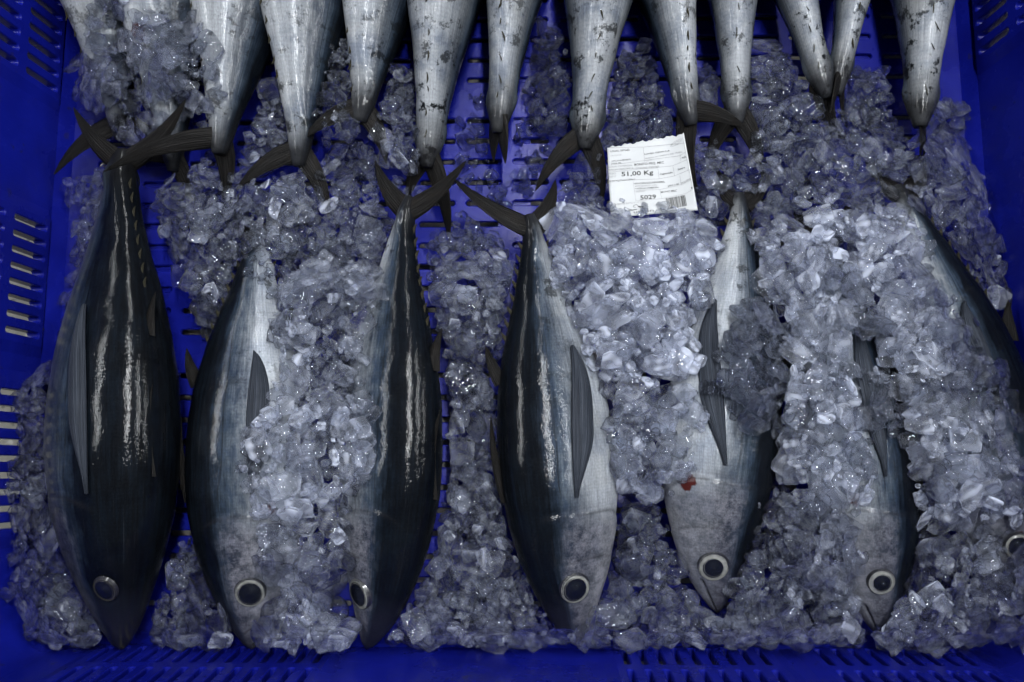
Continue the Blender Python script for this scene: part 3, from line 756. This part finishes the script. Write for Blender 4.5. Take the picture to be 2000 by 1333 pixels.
ink('lettering', [text_poly('51,00 Kg', (360, 698), (775, 672), 58, .022), text_poly('5029', (605, 1003), (812, 988), 56, .022),
    text_poly('BONITO PEQ. MSC', (528, 562), (912, 530), 30, .012), text_poly('URIAS, ESPAÑ', (215, 385), (462, 366), 24, .01),
    text_poly('NTICO NOROESTE', (235, 512), (480, 486), 19, .01), text_poly('ZONA VIIIc', (225, 542), (360, 530), 17, .01),
    text_poly('419-CANALECHEVARRIA', (528, 806), (922, 780), 24, .01), text_poly('CACEA AL CURRICAN', (538, 868), (838, 852), 21, .01),
    text_poly('2,55 Kg/Pieza (20p.)', (205, 775), (535, 742), 22, .006), text_poly('MONO MSC', (872, 918), (1082, 895), 26, .006),
    text_poly('Capturado', (862, 684), (1025, 656), 24, .01), text_poly('Entero', (1098, 622), (1188, 590), 24, .01),
    text_poly('ALB', (1146, 472), (1198, 452), 24, .01), text_poly('LONJA GIJON S.A.', (660, 420), (992, 372), 20, .008),
    text_poly('SFE-2-3-88', (962, 836), (1106, 806), 20, .008), text_poly('1', (1268, 860), (1280, 858), 24, .01)], M_INK)
ink('small_print', [text_poly('DENOM. COMERCIAL', (175, 592), (500, 562), 22), text_poly('DENOM. CIENTIFICA', (182, 634), (515, 600), 22),
    text_poly('Thunnus alalunga', (540, 600), (848, 574), 24), text_poly('PESO', (190, 680), (288, 672), 24), text_poly('NETO', (192, 718), (288, 710), 24),
    text_poly('ARTE DE PESCA  (LTL)', (535, 838), (820, 822), 20), text_poly('CONSERVAR ENTRE 0 Y 4 ºC', (230, 1080), (625, 1040), 20),
    text_poly('MUELLE DE ORIENTE DEL MUSEL', (668, 478), (1155, 388), 18), text_poly('GIJON', (672, 505), (755, 492), 18),
    text_poly('ZONA DE CAPTURA', (215, 440), (360, 426), 15), text_poly('PARTIDA', (545, 912), (665, 898), 16), text_poly('12/06/2020', (1142, 796), (1262, 738), 20),
    text_poly('LOTE 000000000000', (915, 1165), (1165, 1132), 14)], M_GREY)
lines = [((205, 325), (640, 318)), ((640, 318), (1180, 265)), ((640, 318), (662, 515)), ((160, 560), (1120, 430)), ((1120, 430), (1195, 380)), ((1120, 400), (1130, 505)),
         ((168, 610), (830, 590)), ((180, 648), (1025, 562)), ((1025, 562), (1215, 480)), ((832, 592), (850, 732)), ((1028, 562), (1050, 695)), ((195, 755), (850, 732)), ((850, 732), (1050, 695)), ((1050, 695), (1242, 610)),
         ((512, 760), (545, 1018)), ((1118, 690), (1135, 808)), ((540, 880), (860, 872)), ((860, 872), (1140, 806)), ((1140, 806), (1275, 740)), ((860, 872), (882, 990)), ((545, 1018), (882, 990)), ((882, 990), (1195, 925)), ((1195, 925), (1285, 870)),
         ((160, 560), (225, 1080)), ((1155, 190), (1288, 870))]
ink('ruled_lines', [seg(a, b, 3.0) for a, b in lines], M_GREY)
bars = []; k = 0.0; rb = random.Random(3)
while k < 0.97:
    wd = rb.choice([.012, .012, .02, .03, .04]); a, b = np.array((930, 988)), np.array((1192, 940)); c_, d_ = np.array((958, 1135)), np.array((1218, 1080))
    bars.append(([a + (b - a) * k, a + (b - a) * (k + wd), c_ + (d_ - c_) * (k + wd), c_ + (d_ - c_) * k], [[0, 1, 2, 3]])); k += wd + rb.choice([.012, .015, .024])
ink('barcode', bars, M_INK)
sw = []
pts = [(540, 1105), (515, 1095), (522, 1075), (560, 1068), (580, 1088), (640, 1100)]
for a, b in zip(pts, pts[1:]): sw.append(seg(a, b, 6))
sw.append(seg((575, 1092), (640, 1102), 18)); sw.append(seg((440, 1130), (500, 1140), 14)); sw.append(seg((500, 1140), (560, 1128), 10)); sw.append(seg((412, 1168), (470, 1150), 7))
sw.append(text_poly('unión', (520, 1182), (778, 1158), 42))
ink('logo', sw, M_INK)
th_ = np.linspace(0, 2 * np.pi, 24); el = np.stack([1070 + 78 * np.cos(th_) * .95 - 0 * th_, 262 + 26 * np.sin(th_) - 45 * np.cos(th_)], -1)
ink('stamp', [seg(a, b, 3) for a, b in zip(el, el[1:])] + [text_poly('ES 12.0364', (1010, 300), (1130, 230), 14), text_poly('CE', (1065, 300), (1100, 285), 14)], M_GREY)

# ------------------------------------------------------------------ ice
def ico(sub):
    bm = bmesh.new(); bmesh.ops.create_icosphere(bm, subdivisions=sub, radius=1); v = np.array([x.co[:] for x in bm.verts]); f = np.array([[x.index for x in q.verts] for q in bm.faces]); bm.free(); return v, f
IV3, IF3 = ico(4); IV2, IF2 = ico(3); IV1, IF1 = ico(2)
NVAR = 48
def chunk_shape(k, dirs):
    r = np.random.default_rng(500 + k); K = int(r.integers(7, 13))
    n = r.normal(size=(K, 3)); n /= np.linalg.norm(n, axis=1, keepdims=True); n = np.r_[n, [[0, 0, 1], [0, 0, -1], [1, 0, 0], [-1, 0, 0], [0, 1, 0], [0, -1, 0]]]
    d = r.uniform(0.62, 1.05, len(n)); d[K:K + 2] = r.uniform(0.7, 1.0, 2)
    p = r.uniform(22, 60)
    q = np.maximum(dirs @ n.T, 0) / d; rad = (np.sum(q ** p, axis=1)) ** (-1 / p); rad = np.minimum(rad, 1.45)
    v = dirs * rad[:, None]
    # conchoidal hollows and melt ripples
    for _ in range(int(r.integers(1, 4))):
        c = r.normal(size=3); c /= np.linalg.norm(c); dd = np.linalg.norm(dirs - c, axis=1); v *= (1 - r.uniform(.08, .25) * np.exp(-(dd / r.uniform(.3, .55)) ** 2))[:, None]
    ph = r.uniform(0, 6, 6)
    v *= (1 + 0.025 * (np.sin(v[:, 0] * 7 + ph[0]) * np.sin(v[:, 1] * 8 + ph[1]) + np.sin(v[:, 2] * 9 + ph[2] + v[:, 0] * 5)))[:, None]
    if r.random() < 0.4: v[:, 2] += r.uniform(-.5, .5) * v[:, 0] ** 2     # curved flakes
    return v
VAR3 = [chunk_shape(k, IV3) for k in range(NVAR)]; VAR2 = [chunk_shape(k, IV2) for k in range(NVAR)]; VAR1 = [chunk_shape(k, IV1) for k in range(NVAR)]

def in_poly(px, py, poly):
    poly = np.array(poly, float); c = False; j = len(poly) - 1
    for i in range(len(poly)):
        xi, yi = poly[i]; xj, yj = poly[j]
        if (yi > py) != (yj > py) and px < (xj - xi) * (py - yi) / (yj - yi + 1e-9) + xi: c = not c
        j = i
    return c
chunks = []
CLEAR = [(206, 1150, 85), (490, 1158, 66), (700, 1160, 66), (1125, 1150, 80), (1393, 1108, 70), (1721, 1138, 66), (480, 1225, 45), (712, 1225, 50), (1400, 1175, 42), (1716, 1205, 48), (1722, 1040, 66), (1725, 980, 50), (730, 1060, 58), (735, 990, 50), (468, 1075, 58), (1390, 1010, 70), (1720, 880, 36),
         (520, 720, 40), (515, 790, 34), (1385, 640, 45), (1440, 520, 60), (1672, 690, 42), (1395, 870, 45), (240, 1230, 60), (1036, 440, 60), (1042, 500, 48), (1442, 400, 36)]
def drop(px, py, level, smin, smax, zone, frost, flat=0.45):
    if level < .2 and any((px - a) ** 2 + (py - b) ** 2 < r_ * r_ for a, b, r_ in CLEAR): return False
    p = P(px, py, min(level, 0.09)); x, y = p[0], p[1]
    s = smin * .5 + (smax * .86 - smin * .5) * rng.random() ** 2.0
    a = s * rng.uniform(.8, 1.1) / 2; b = a * rng.uniform(.55, .95); c = a * rng.uniform(.10, .30)
    ang = rng.uniform(0, math.pi)
    r = int(a / CELL) + 1
    i0, j0 = int((x - GX0) / CELL + .5), int((y - GY0) / CELL + .5)
    if i0 - r < 0 or j0 - r < 0 or i0 + r >= GNX or j0 + r >= GNY: return False
    sub = HM[i0 - r:i0 + r + 1, j0 - r:j0 + r + 1]
    gi, gj = np.meshgrid(np.arange(-r, r + 1) * CELL, np.arange(-r, r + 1) * CELL, indexing='ij')
    u = gi * math.cos(ang) + gj * math.sin(ang); v = -gi * math.sin(ang) + gj * math.cos(ang)
    e = (u / a) ** 2 + (v / b) ** 2; msk = e < 1
    hs = sub[msk]
    if len(hs) < 3 or hs.mean() > level: return False
    A = np.stack([gi[msk], gj[msk], np.ones(len(hs))], -1); co, *_ = np.linalg.lstsq(A, hs, rcond=None)
    sl = np.array([co[0], co[1]]); m = np.linalg.norm(sl)
    if m > 0.9: sl = sl / m * 0.9
    sl = sl + rng.normal(0, 0.20, 2)
    res = hs - (A[:, 0] * sl[0] + A[:, 1] * sl[1]); z0 = np.sort(res)[int(.74 * len(res))]
    zc = z0 + c * 0.5
    if zc + c * .5 > level: return False
    topz = zc + gi * sl[0] + gj * sl[1] + c * np.sqrt(np.clip(1 - e, 0, 1)) * 0.85
    upd = msk & (topz > sub)
    sub[upd] = topz[upd]; ID[i0 - r:i0 + r + 1, j0 - r:j0 + r + 1][upd] = len(chunks)
    n = Vector((-sl[0], -sl[1], 1)).normalized()
    rot = n.to_track_quat('Z', 'Y').to_matrix() @ Matrix.Rotation(ang - math.atan2(0, 1), 3, 'Z')
    # keep the long axis along the footprint's heading
    xa = Vector((math.cos(ang), math.sin(ang), math.cos(ang) * sl[0] + math.sin(ang) * sl[1])).normalized(); ya = n.cross(xa).normalized(); xa = ya.cross(n)
    rot = Matrix((xa, ya, n)).transposed()
    chunks.append(dict(loc=(x, y, zc), rot=rot, s=(a, b, c), var=int(rng.integers(NVAR)), zone=zone, frost=(frost if frost > .45 else frost * .72) * 0.50 * (rng.uniform(.05, 1.4) + (2.2 if rng.random() < .06 else 0))))
    return True

# zone: (label, polygon, level, min size, max size, tries, frost)
Z = [
 ('mid_left_heap', [(345, 330), (720, 300), (830, 420), (760, 560), (560, 640), (420, 600), (340, 480)], .035, .02, .045, 900, .2),
 ('between_third_fourth', [(840, 560), (980, 560), (1010, 1010), (1120, 1258), (770, 1250), (850, 950)], .04, .02, .045, 900, .2),
 ('right_tails', [(1480, 100), (1900, 180), (1925, 430), (1985, 900), (1960, 1235), (1420, 1250), (1480, 600)], .04, .02, .045, 1800, .2),
 ('left_edge', [(150, 330), (150, 480), (125, 700), (60, 900), (60, 1200), (110, 1250), (230, 1250), (120, 900), (215, 480)], .035, .02, .04, 500, .15),
 ('back_floor', [(440, 130), (830, 130), (830, 400), (440, 400)], .035, .02, .045, 900, .18),
 ('tag_ice', [(1150, 130), (1480, 130), (1480, 440), (1140, 440)], .035, .02, .045, 700, .18),
 ('left_edge', [(62, 740), (130, 700), (118, 1000), (190, 1180), (235, 1258), (110, 1255), (48, 1150), (48, 900)], .075, .022, .05, 900, .16),
 ('left_tails', [(150, 330), (225, 340), (215, 480), (150, 480)], .055, .02, .04, 160, .2),
 ('between_first_second_low', [(350, 880), (392, 900), (405, 1010), (350, 1060)], .025, .02, .04, 60, .12),
 ('between_first_second_low', [(340, 590), (400, 590), (385, 900), (345, 900)], .03, .02, .045, 50, .12),
 ('between_first_second', [(335, 1050), (410, 1040), (470, 1240), (470, 1262), (278, 1262), (300, 1180)], .075, .024, .058, 700, .2),
 ('mid_left_heap', [(290, 360), (440, 330), (640, 330), (760, 420), (720, 520), (590, 600), (540, 500), (470, 480), (440, 560), (420, 620), (380, 590), (390, 480), (300, 460)], .060, .02, .05, 1500, .24),
 ('mid_left_heap', [(400, 420), (500, 380), (560, 400), (560, 470), (420, 480)], .075, .02, .045, 300, .3),
 ('between_second_third', [(585, 560), (680, 540), (690, 640), (672, 800), (660, 960), (640, 1060), (665, 1200), (700, 1262), (530, 1262), (545, 1180), (520, 1080), (560, 980), (530, 900), (530, 780), (580, 700)], .118, .02, .055, 2600, .42),
 ('between_second_third', [(540, 800), (700, 790), (690, 960), (540, 1000), (515, 900)], .138, .02, .05, 700, .5),
 ('between_third_fourth', [(860, 540), (970, 520), (975, 640), (972, 860), (1000, 1010), (1040, 1130), (1110, 1258), (900, 1262), (770, 1215), (830, 1080), (850, 950), (850, 760), (862, 640)], .074, .02, .055, 2400, .32),
 ('back_left_heap', [(150, 120), (270, 0), (395, 0), (405, 110), (420, 170), (175, 180)], .092, .024, .05, 700, .22),
 ('back_left_heap', [(160, 170), (420, 160), (440, 240), (390, 320), (240, 260), (190, 230)], .072, .024, .05, 600, .22),
 ('back_left_heap', [(200, 20), (260, 20), (280, 170), (210, 200)], .150, .022, .04, 26, .2),
 ('back_left_heap', [(290, 60), (395, 40), (400, 200), (300, 200)], .150, .022, .045, 45, .2),
 ('back_floor', [(455, 190), (560, 190), (570, 300), (520, 330), (440, 300)], .06, .02, .045, 420, .28),
 ('back_floor', [(640, 80), (690, 60), (700, 220), (640, 260), (620, 220)], .08, .022, .045, 300, .16),
 ('back_floor', [(745, 150), (810, 130), (825, 290), (770, 320), (740, 260)], .07, .022, .045, 300, .2),
 ('back_floor', [(610, 280), (720, 270), (770, 360), (720, 420), (640, 400)], .05, .02, .045, 260, .2),
 ('bare_floor', [(870, 170), (1110, 170), (1120, 440), (880, 440)], .012, .018, .04, 75, .08),
 ('bare_floor', [(1040, 40), (1105, 40), (1130, 230), (1050, 230)], .05, .022, .04, 130, .14),
 ('bare_floor', [(830, 400), (1010, 430), (1000, 560), (850, 560)], .03, .02, .045, 190, .2),
 ('tag_ice', [(1180, 180), (1330, 170), (1345, 260), (1250, 290), (1180, 290)], .058, .02, .045, 260, .18),
 ('tag_ice', [(1160, 300), (1190, 300), (1200, 430), (1130, 430)], .06, .02, .04, 120, .18),
 ('tag_ice', [(1370, 300), (1430, 320), (1420, 430), (1360, 430)], .06, .02, .04, 120, .2),
 ('centre_heap', [(1040, 450), (1130, 425), (1180, 445), (1370, 445), (1378, 480), (1352, 560), (1345, 640), (1345, 760), (1330, 900), (1250, 960), (1215, 920), (1200, 740), (1130, 610), (1070, 500)], .105, .022, .06, 2600, .62),
 ('centre_heap', [(1150, 520), (1360, 500), (1370, 640), (1340, 720), (1160, 700)], .124, .024, .065, 700, .85),
 ('fourth_fifth', [(1215, 900), (1330, 900), (1300, 1000), (1310, 1100), (1400, 1210), (1420, 1255), (1160, 1258), (1200, 1120)], .075, .02, .055, 1100, .2),
 ('over_fifth', [(1400, 640), (1500, 600), (1500, 770), (1450, 840), (1400, 760)], .165, .024, .055, 80, .10),
 ('over_fifth', [(1200, 800), (1370, 760), (1380, 900), (1290, 940), (1210, 900)], .120, .022, .05, 400, .4),
 ('right_heap', [(1500, 470), (1640, 440), (1755, 430), (1775, 520), (1810, 600), (1855, 760), (1905, 940), (1900, 1010), (1780, 990), (1690, 940), (1610, 960), (1540, 930), (1500, 820), (1490, 640)], .115, .02, .055, 4200, .55),
 ('right_heap', [(1520, 520), (1580, 500), (1615, 620), (1630, 740), (1655, 850), (1675, 955), (1610, 960), (1550, 900), (1520, 700)], .138, .02, .055, 1000, .48),
 ('right_heap', [(1700, 520), (1770, 540), (1840, 740), (1890, 880), (1960, 930), (1960, 990), (1800, 960), (1740, 760)], .142, .02, .055, 1000, .48),
 ('right_heap', [(1800, 560), (1850, 600), (1950, 820), (1980, 960), (1900, 940), (1840, 740)], .165, .02, .05, 40, .15),
 ('right_heap', [(1610, 500), (1680, 560), (1740, 800), (1740, 900), (1680, 880), (1640, 700)], .165, .02, .05, 45, .12),
 ('right_front', [(1470, 930), (1630, 960), (1630, 1080), (1660, 1150), (1680, 1235), (1560, 1250), (1420, 1255), (1440, 1140), (1500, 1060)], .095, .02, .055, 1900, .24),
 ('right_front', [(1560, 970), (1660, 1000), (1660, 1110), (1570, 1120)], .125, .02, .05, 260, .25),
 ('right_corner', [(1775, 960), (1990, 960), (1998, 1200), (1960, 1240), (1750, 1245), (1770, 1130)], .100, .022, .06, 1800, .26),
 ('right_tails', [(1500, 110), (1590, 150), (1640, 300), (1750, 290), (1820, 300), (1900, 360), (1925, 450), (1960, 640), (1990, 760), (1900, 640), (1830, 470), (1740, 430), (1500, 470), (1480, 330)], .062, .022, .055, 2300, .24),
 ('right_tails', [(1640, 180), (1760, 150), (1790, 290), (1680, 300)], .045, .022, .045, 260, .14),
 ('right_tails', [(1380, 130), (1420, 120), (1430, 240), (1390, 240)], .05, .02, .04, 80, .14),
 ('back_gap', [(1225, 100), (1280, 100), (1330, 220), (1220, 240)], .055, .02, .04, 140, .14),
 ('stray', [(480, 520), (530, 470), (545, 520), (500, 560)], .13, .02, .03, 10, .1),
 ('on_tag', [(1190, 415), (1300, 412), (1300, 430), (1190, 436)], .09, .018, .03, 6, .15),
 ('on_tag', [(1325, 395), (1365, 395), (1365, 430), (1325, 430)], .09, .02, .03, 3, .15),
]
for zone, poly, level, s0, s1, tries, frost in Z:
    if zone.startswith('between') or zone in ('fourth_fifth', 'right_front', 'left_edge', 'right_corner'):
        cxy = np.mean(poly, 0); poly = [(cxy[0] + (x_ - cxy[0]) * 1.0 + math.copysign(20, x_ - cxy[0]), min(y_, 1258)) for x_, y_ in poly]
    pa = np.array(poly); lo, hi = pa.min(0), pa.max(0); done = 0; miss = 0
    k = 0
    while k < tries * 2.7 and miss < 500:
        x, y = rng.uniform(lo[0], hi[0]), rng.uniform(lo[1], hi[1])
        if not in_poly(x, y, poly): continue
        k += 1
        jx, jy = rng.normal(0, 20, 2); x += jx; y = min(y + jy, 1252)
        edge = math.exp(-(jx * jx + jy * jy) / 1800)
        if drop(x, y, level * (.72 + .28 * edge) * rng.uniform(.9, 1.0), s0, s1, zone, frost): miss = 0
        else: miss += 1
    k = 0
    while k < tries * .10:
        x, y = rng.uniform(lo[0], hi[0]), rng.uniform(lo[1], hi[1]); k += 1
        if in_poly(x, y, poly): drop(x, y, level * 1.08, .008, .018, zone, frost)
cnt = np.bincount(ID[ID >= 0], minlength=len(chunks))
for k, c in enumerate(chunks): c['vis'] = int(cnt[k]) if abs(proj(np.array(c['loc']))[1] - 650) < 700 else 0
order = sorted(range(len(chunks)), key=lambda k: -chunks[k]['vis'])
single = order[:300]; rest = [k for k in order[300:] if chunks[k]['vis'] > 0 or rng.random() < .3]
ZL = {'left_edge': 'ice between the left wall and far-left tuna', 'left_tails': 'ice by the left wall under the raised tail',
 'between_first_second_low': 'the blue floor between first and second front tuna', 'between_first_second': 'the ice between the first and second tuna heads',
 'mid_left_heap': 'the ice heap above the second front tuna', 'between_second_third': 'the ice heap between second and third front tuna',
 'between_third_fourth': 'the ice strip between third and fourth front tuna', 'back_left_heap': 'the ice on the two leftmost back-row tuna',
 'back_floor': 'the ice between back-row tails left of centre', 'bare_floor': 'the nearly bare blue floor in the centre',
 'tag_ice': 'the ice around the paper label', 'centre_heap': 'the bright ice heap below the paper label',
 'fourth_fifth': 'the ice between fourth and fifth tuna heads', 'over_fifth': 'the ice lying over the pale-bellied fifth tuna',
 'right_heap': 'the big heap burying the sixth and seventh tuna', 'right_front': 'the ice between fifth and sixth tuna heads',
 'right_corner': 'the ice in the lower right corner', 'right_tails': 'the ice under the tails by the right wall',
 'back_gap': 'the ice between back-row tuna above the label', 'stray': 'the tail stalk of the second front tuna', 'on_tag': 'the edge of the paper label'}
for zn in ZL:
    ks = [k for k in single if chunks[k]['zone'] == zn]
    if not ks: continue
    ys_ = [chunks[k]['loc'][1] for k in ks]; lo_, hi_ = min(ys_), max(ys_); med = sorted(chunks[k]['vis'] for k in ks)[len(ks) // 2]
    fmed = sorted(chunks[k]['frost'] for k in ks)[len(ks) // 2]
    for q, k in enumerate(sorted(ks, key=lambda k: -chunks[k]['vis'])):
        c = chunks[k]; f_ = (c['loc'][1] - lo_) / (hi_ - lo_ + 1e-6)
        pos = 'topmost' if f_ > .78 else 'upper' if f_ > .5 else 'lower' if f_ > .22 else 'bottom'
        size = 'largest' if q == 0 and len(ks) > 1 else 'broad' if c['vis'] > med else 'small'
        c['label'] = '%s %s %s ice chunk %s %s' % (size, 'cloudy' if c['frost'] > fmed else 'clear', pos, 'on' if zn in ('stray', 'on_tag', 'bare_floor', 'between_first_second_low') else 'in', ZL[zn])
ME = {}
def frost_of(v, k, fr):
    """cloudy patches: bubbles gather in a few wisps through each piece"""
    r = np.random.default_rng(900 + k); out = np.zeros(len(v))
    for _ in range(5):
        q = r.normal(size=3) * 3.2; out += np.sin(v @ q + r.uniform(0, 6))
    return np.clip(fr * (0.25 + 1.5 * np.clip(out / 3.0, 0, 1.2)), 0.008, 0.75).astype(np.float32)
def ice_mesh(var, fr):
    fb = min(int(fr / .07), 7); key = (var, fb)
    if key not in ME:
        v = VAR3[var]; me = pymesh('ice_chunk', v, IF3); me.materials.append(M_ICE); me.polygons.foreach_set('use_smooth', [True] * len(me.polygons))
        a = me.attributes.new('frost', 'FLOAT', 'POINT'); a.data.foreach_set('value', frost_of(v, var, fb * .07 + .035)); ME[key] = me
    return ME[key]
for k in single:
    c = chunks[k]; o = bpy.data.objects.new('ice_chunk', ice_mesh(c['var'] % 16, c['frost'])); C.objects.link(o)
    o.matrix_world = Matrix.Translation(c['loc']) @ c['rot'].to_4x4() @ Matrix.Diagonal((*c['s'], 1))
    o['label'] = c['label']; o['category'] = 'ice chunk'; o['group'] = 'ice: ' + c['zone'].replace('_', ' ')
Vl, Fl, Frl, nb = [], [], [], 0
for k in rest:
    c = chunks[k]; vr = c['var']
    v, f = (VAR1[vr], IF1) if c['s'][0] < .007 else (VAR3[vr], IF3) if c['vis'] > 34 else (VAR2[vr], IF2) if c['vis'] > 5 else (VAR1[vr], IF1)
    Vl.append((v * np.array(c['s'])) @ np.array(c['rot']).T + np.array(c['loc'])); Fl.append(f + nb); nb += len(v)
    Frl.append(frost_of(v, vr, c['frost']))
Vall = np.concatenate(Vl).astype(np.float32); Fall = np.concatenate(Fl).astype(np.int32)
me = bpy.data.meshes.new('crushed_ice'); me.vertices.add(len(Vall)); me.vertices.foreach_set('co', Vall.ravel())
me.loops.add(Fall.size); me.loops.foreach_set('vertex_index', Fall.ravel()); me.polygons.add(len(Fall)); me.polygons.foreach_set('loop_start', np.arange(0, Fall.size, 3, dtype=np.int32))
me.update(calc_edges=True)
a = me.attributes.new('frost', 'FLOAT', 'POINT'); a.data.foreach_set('value', np.concatenate(Frl))
o = link('crushed_ice', me, M_ICE); o['kind'] = 'stuff'; o['label'] = 'loose crushed ice packed around and under the fish'; o['category'] = 'ice'
print('ICE', len(chunks), 'rest', len(rest), 'tris', sum(len(m.polygons) for m in bpy.data.meshes))
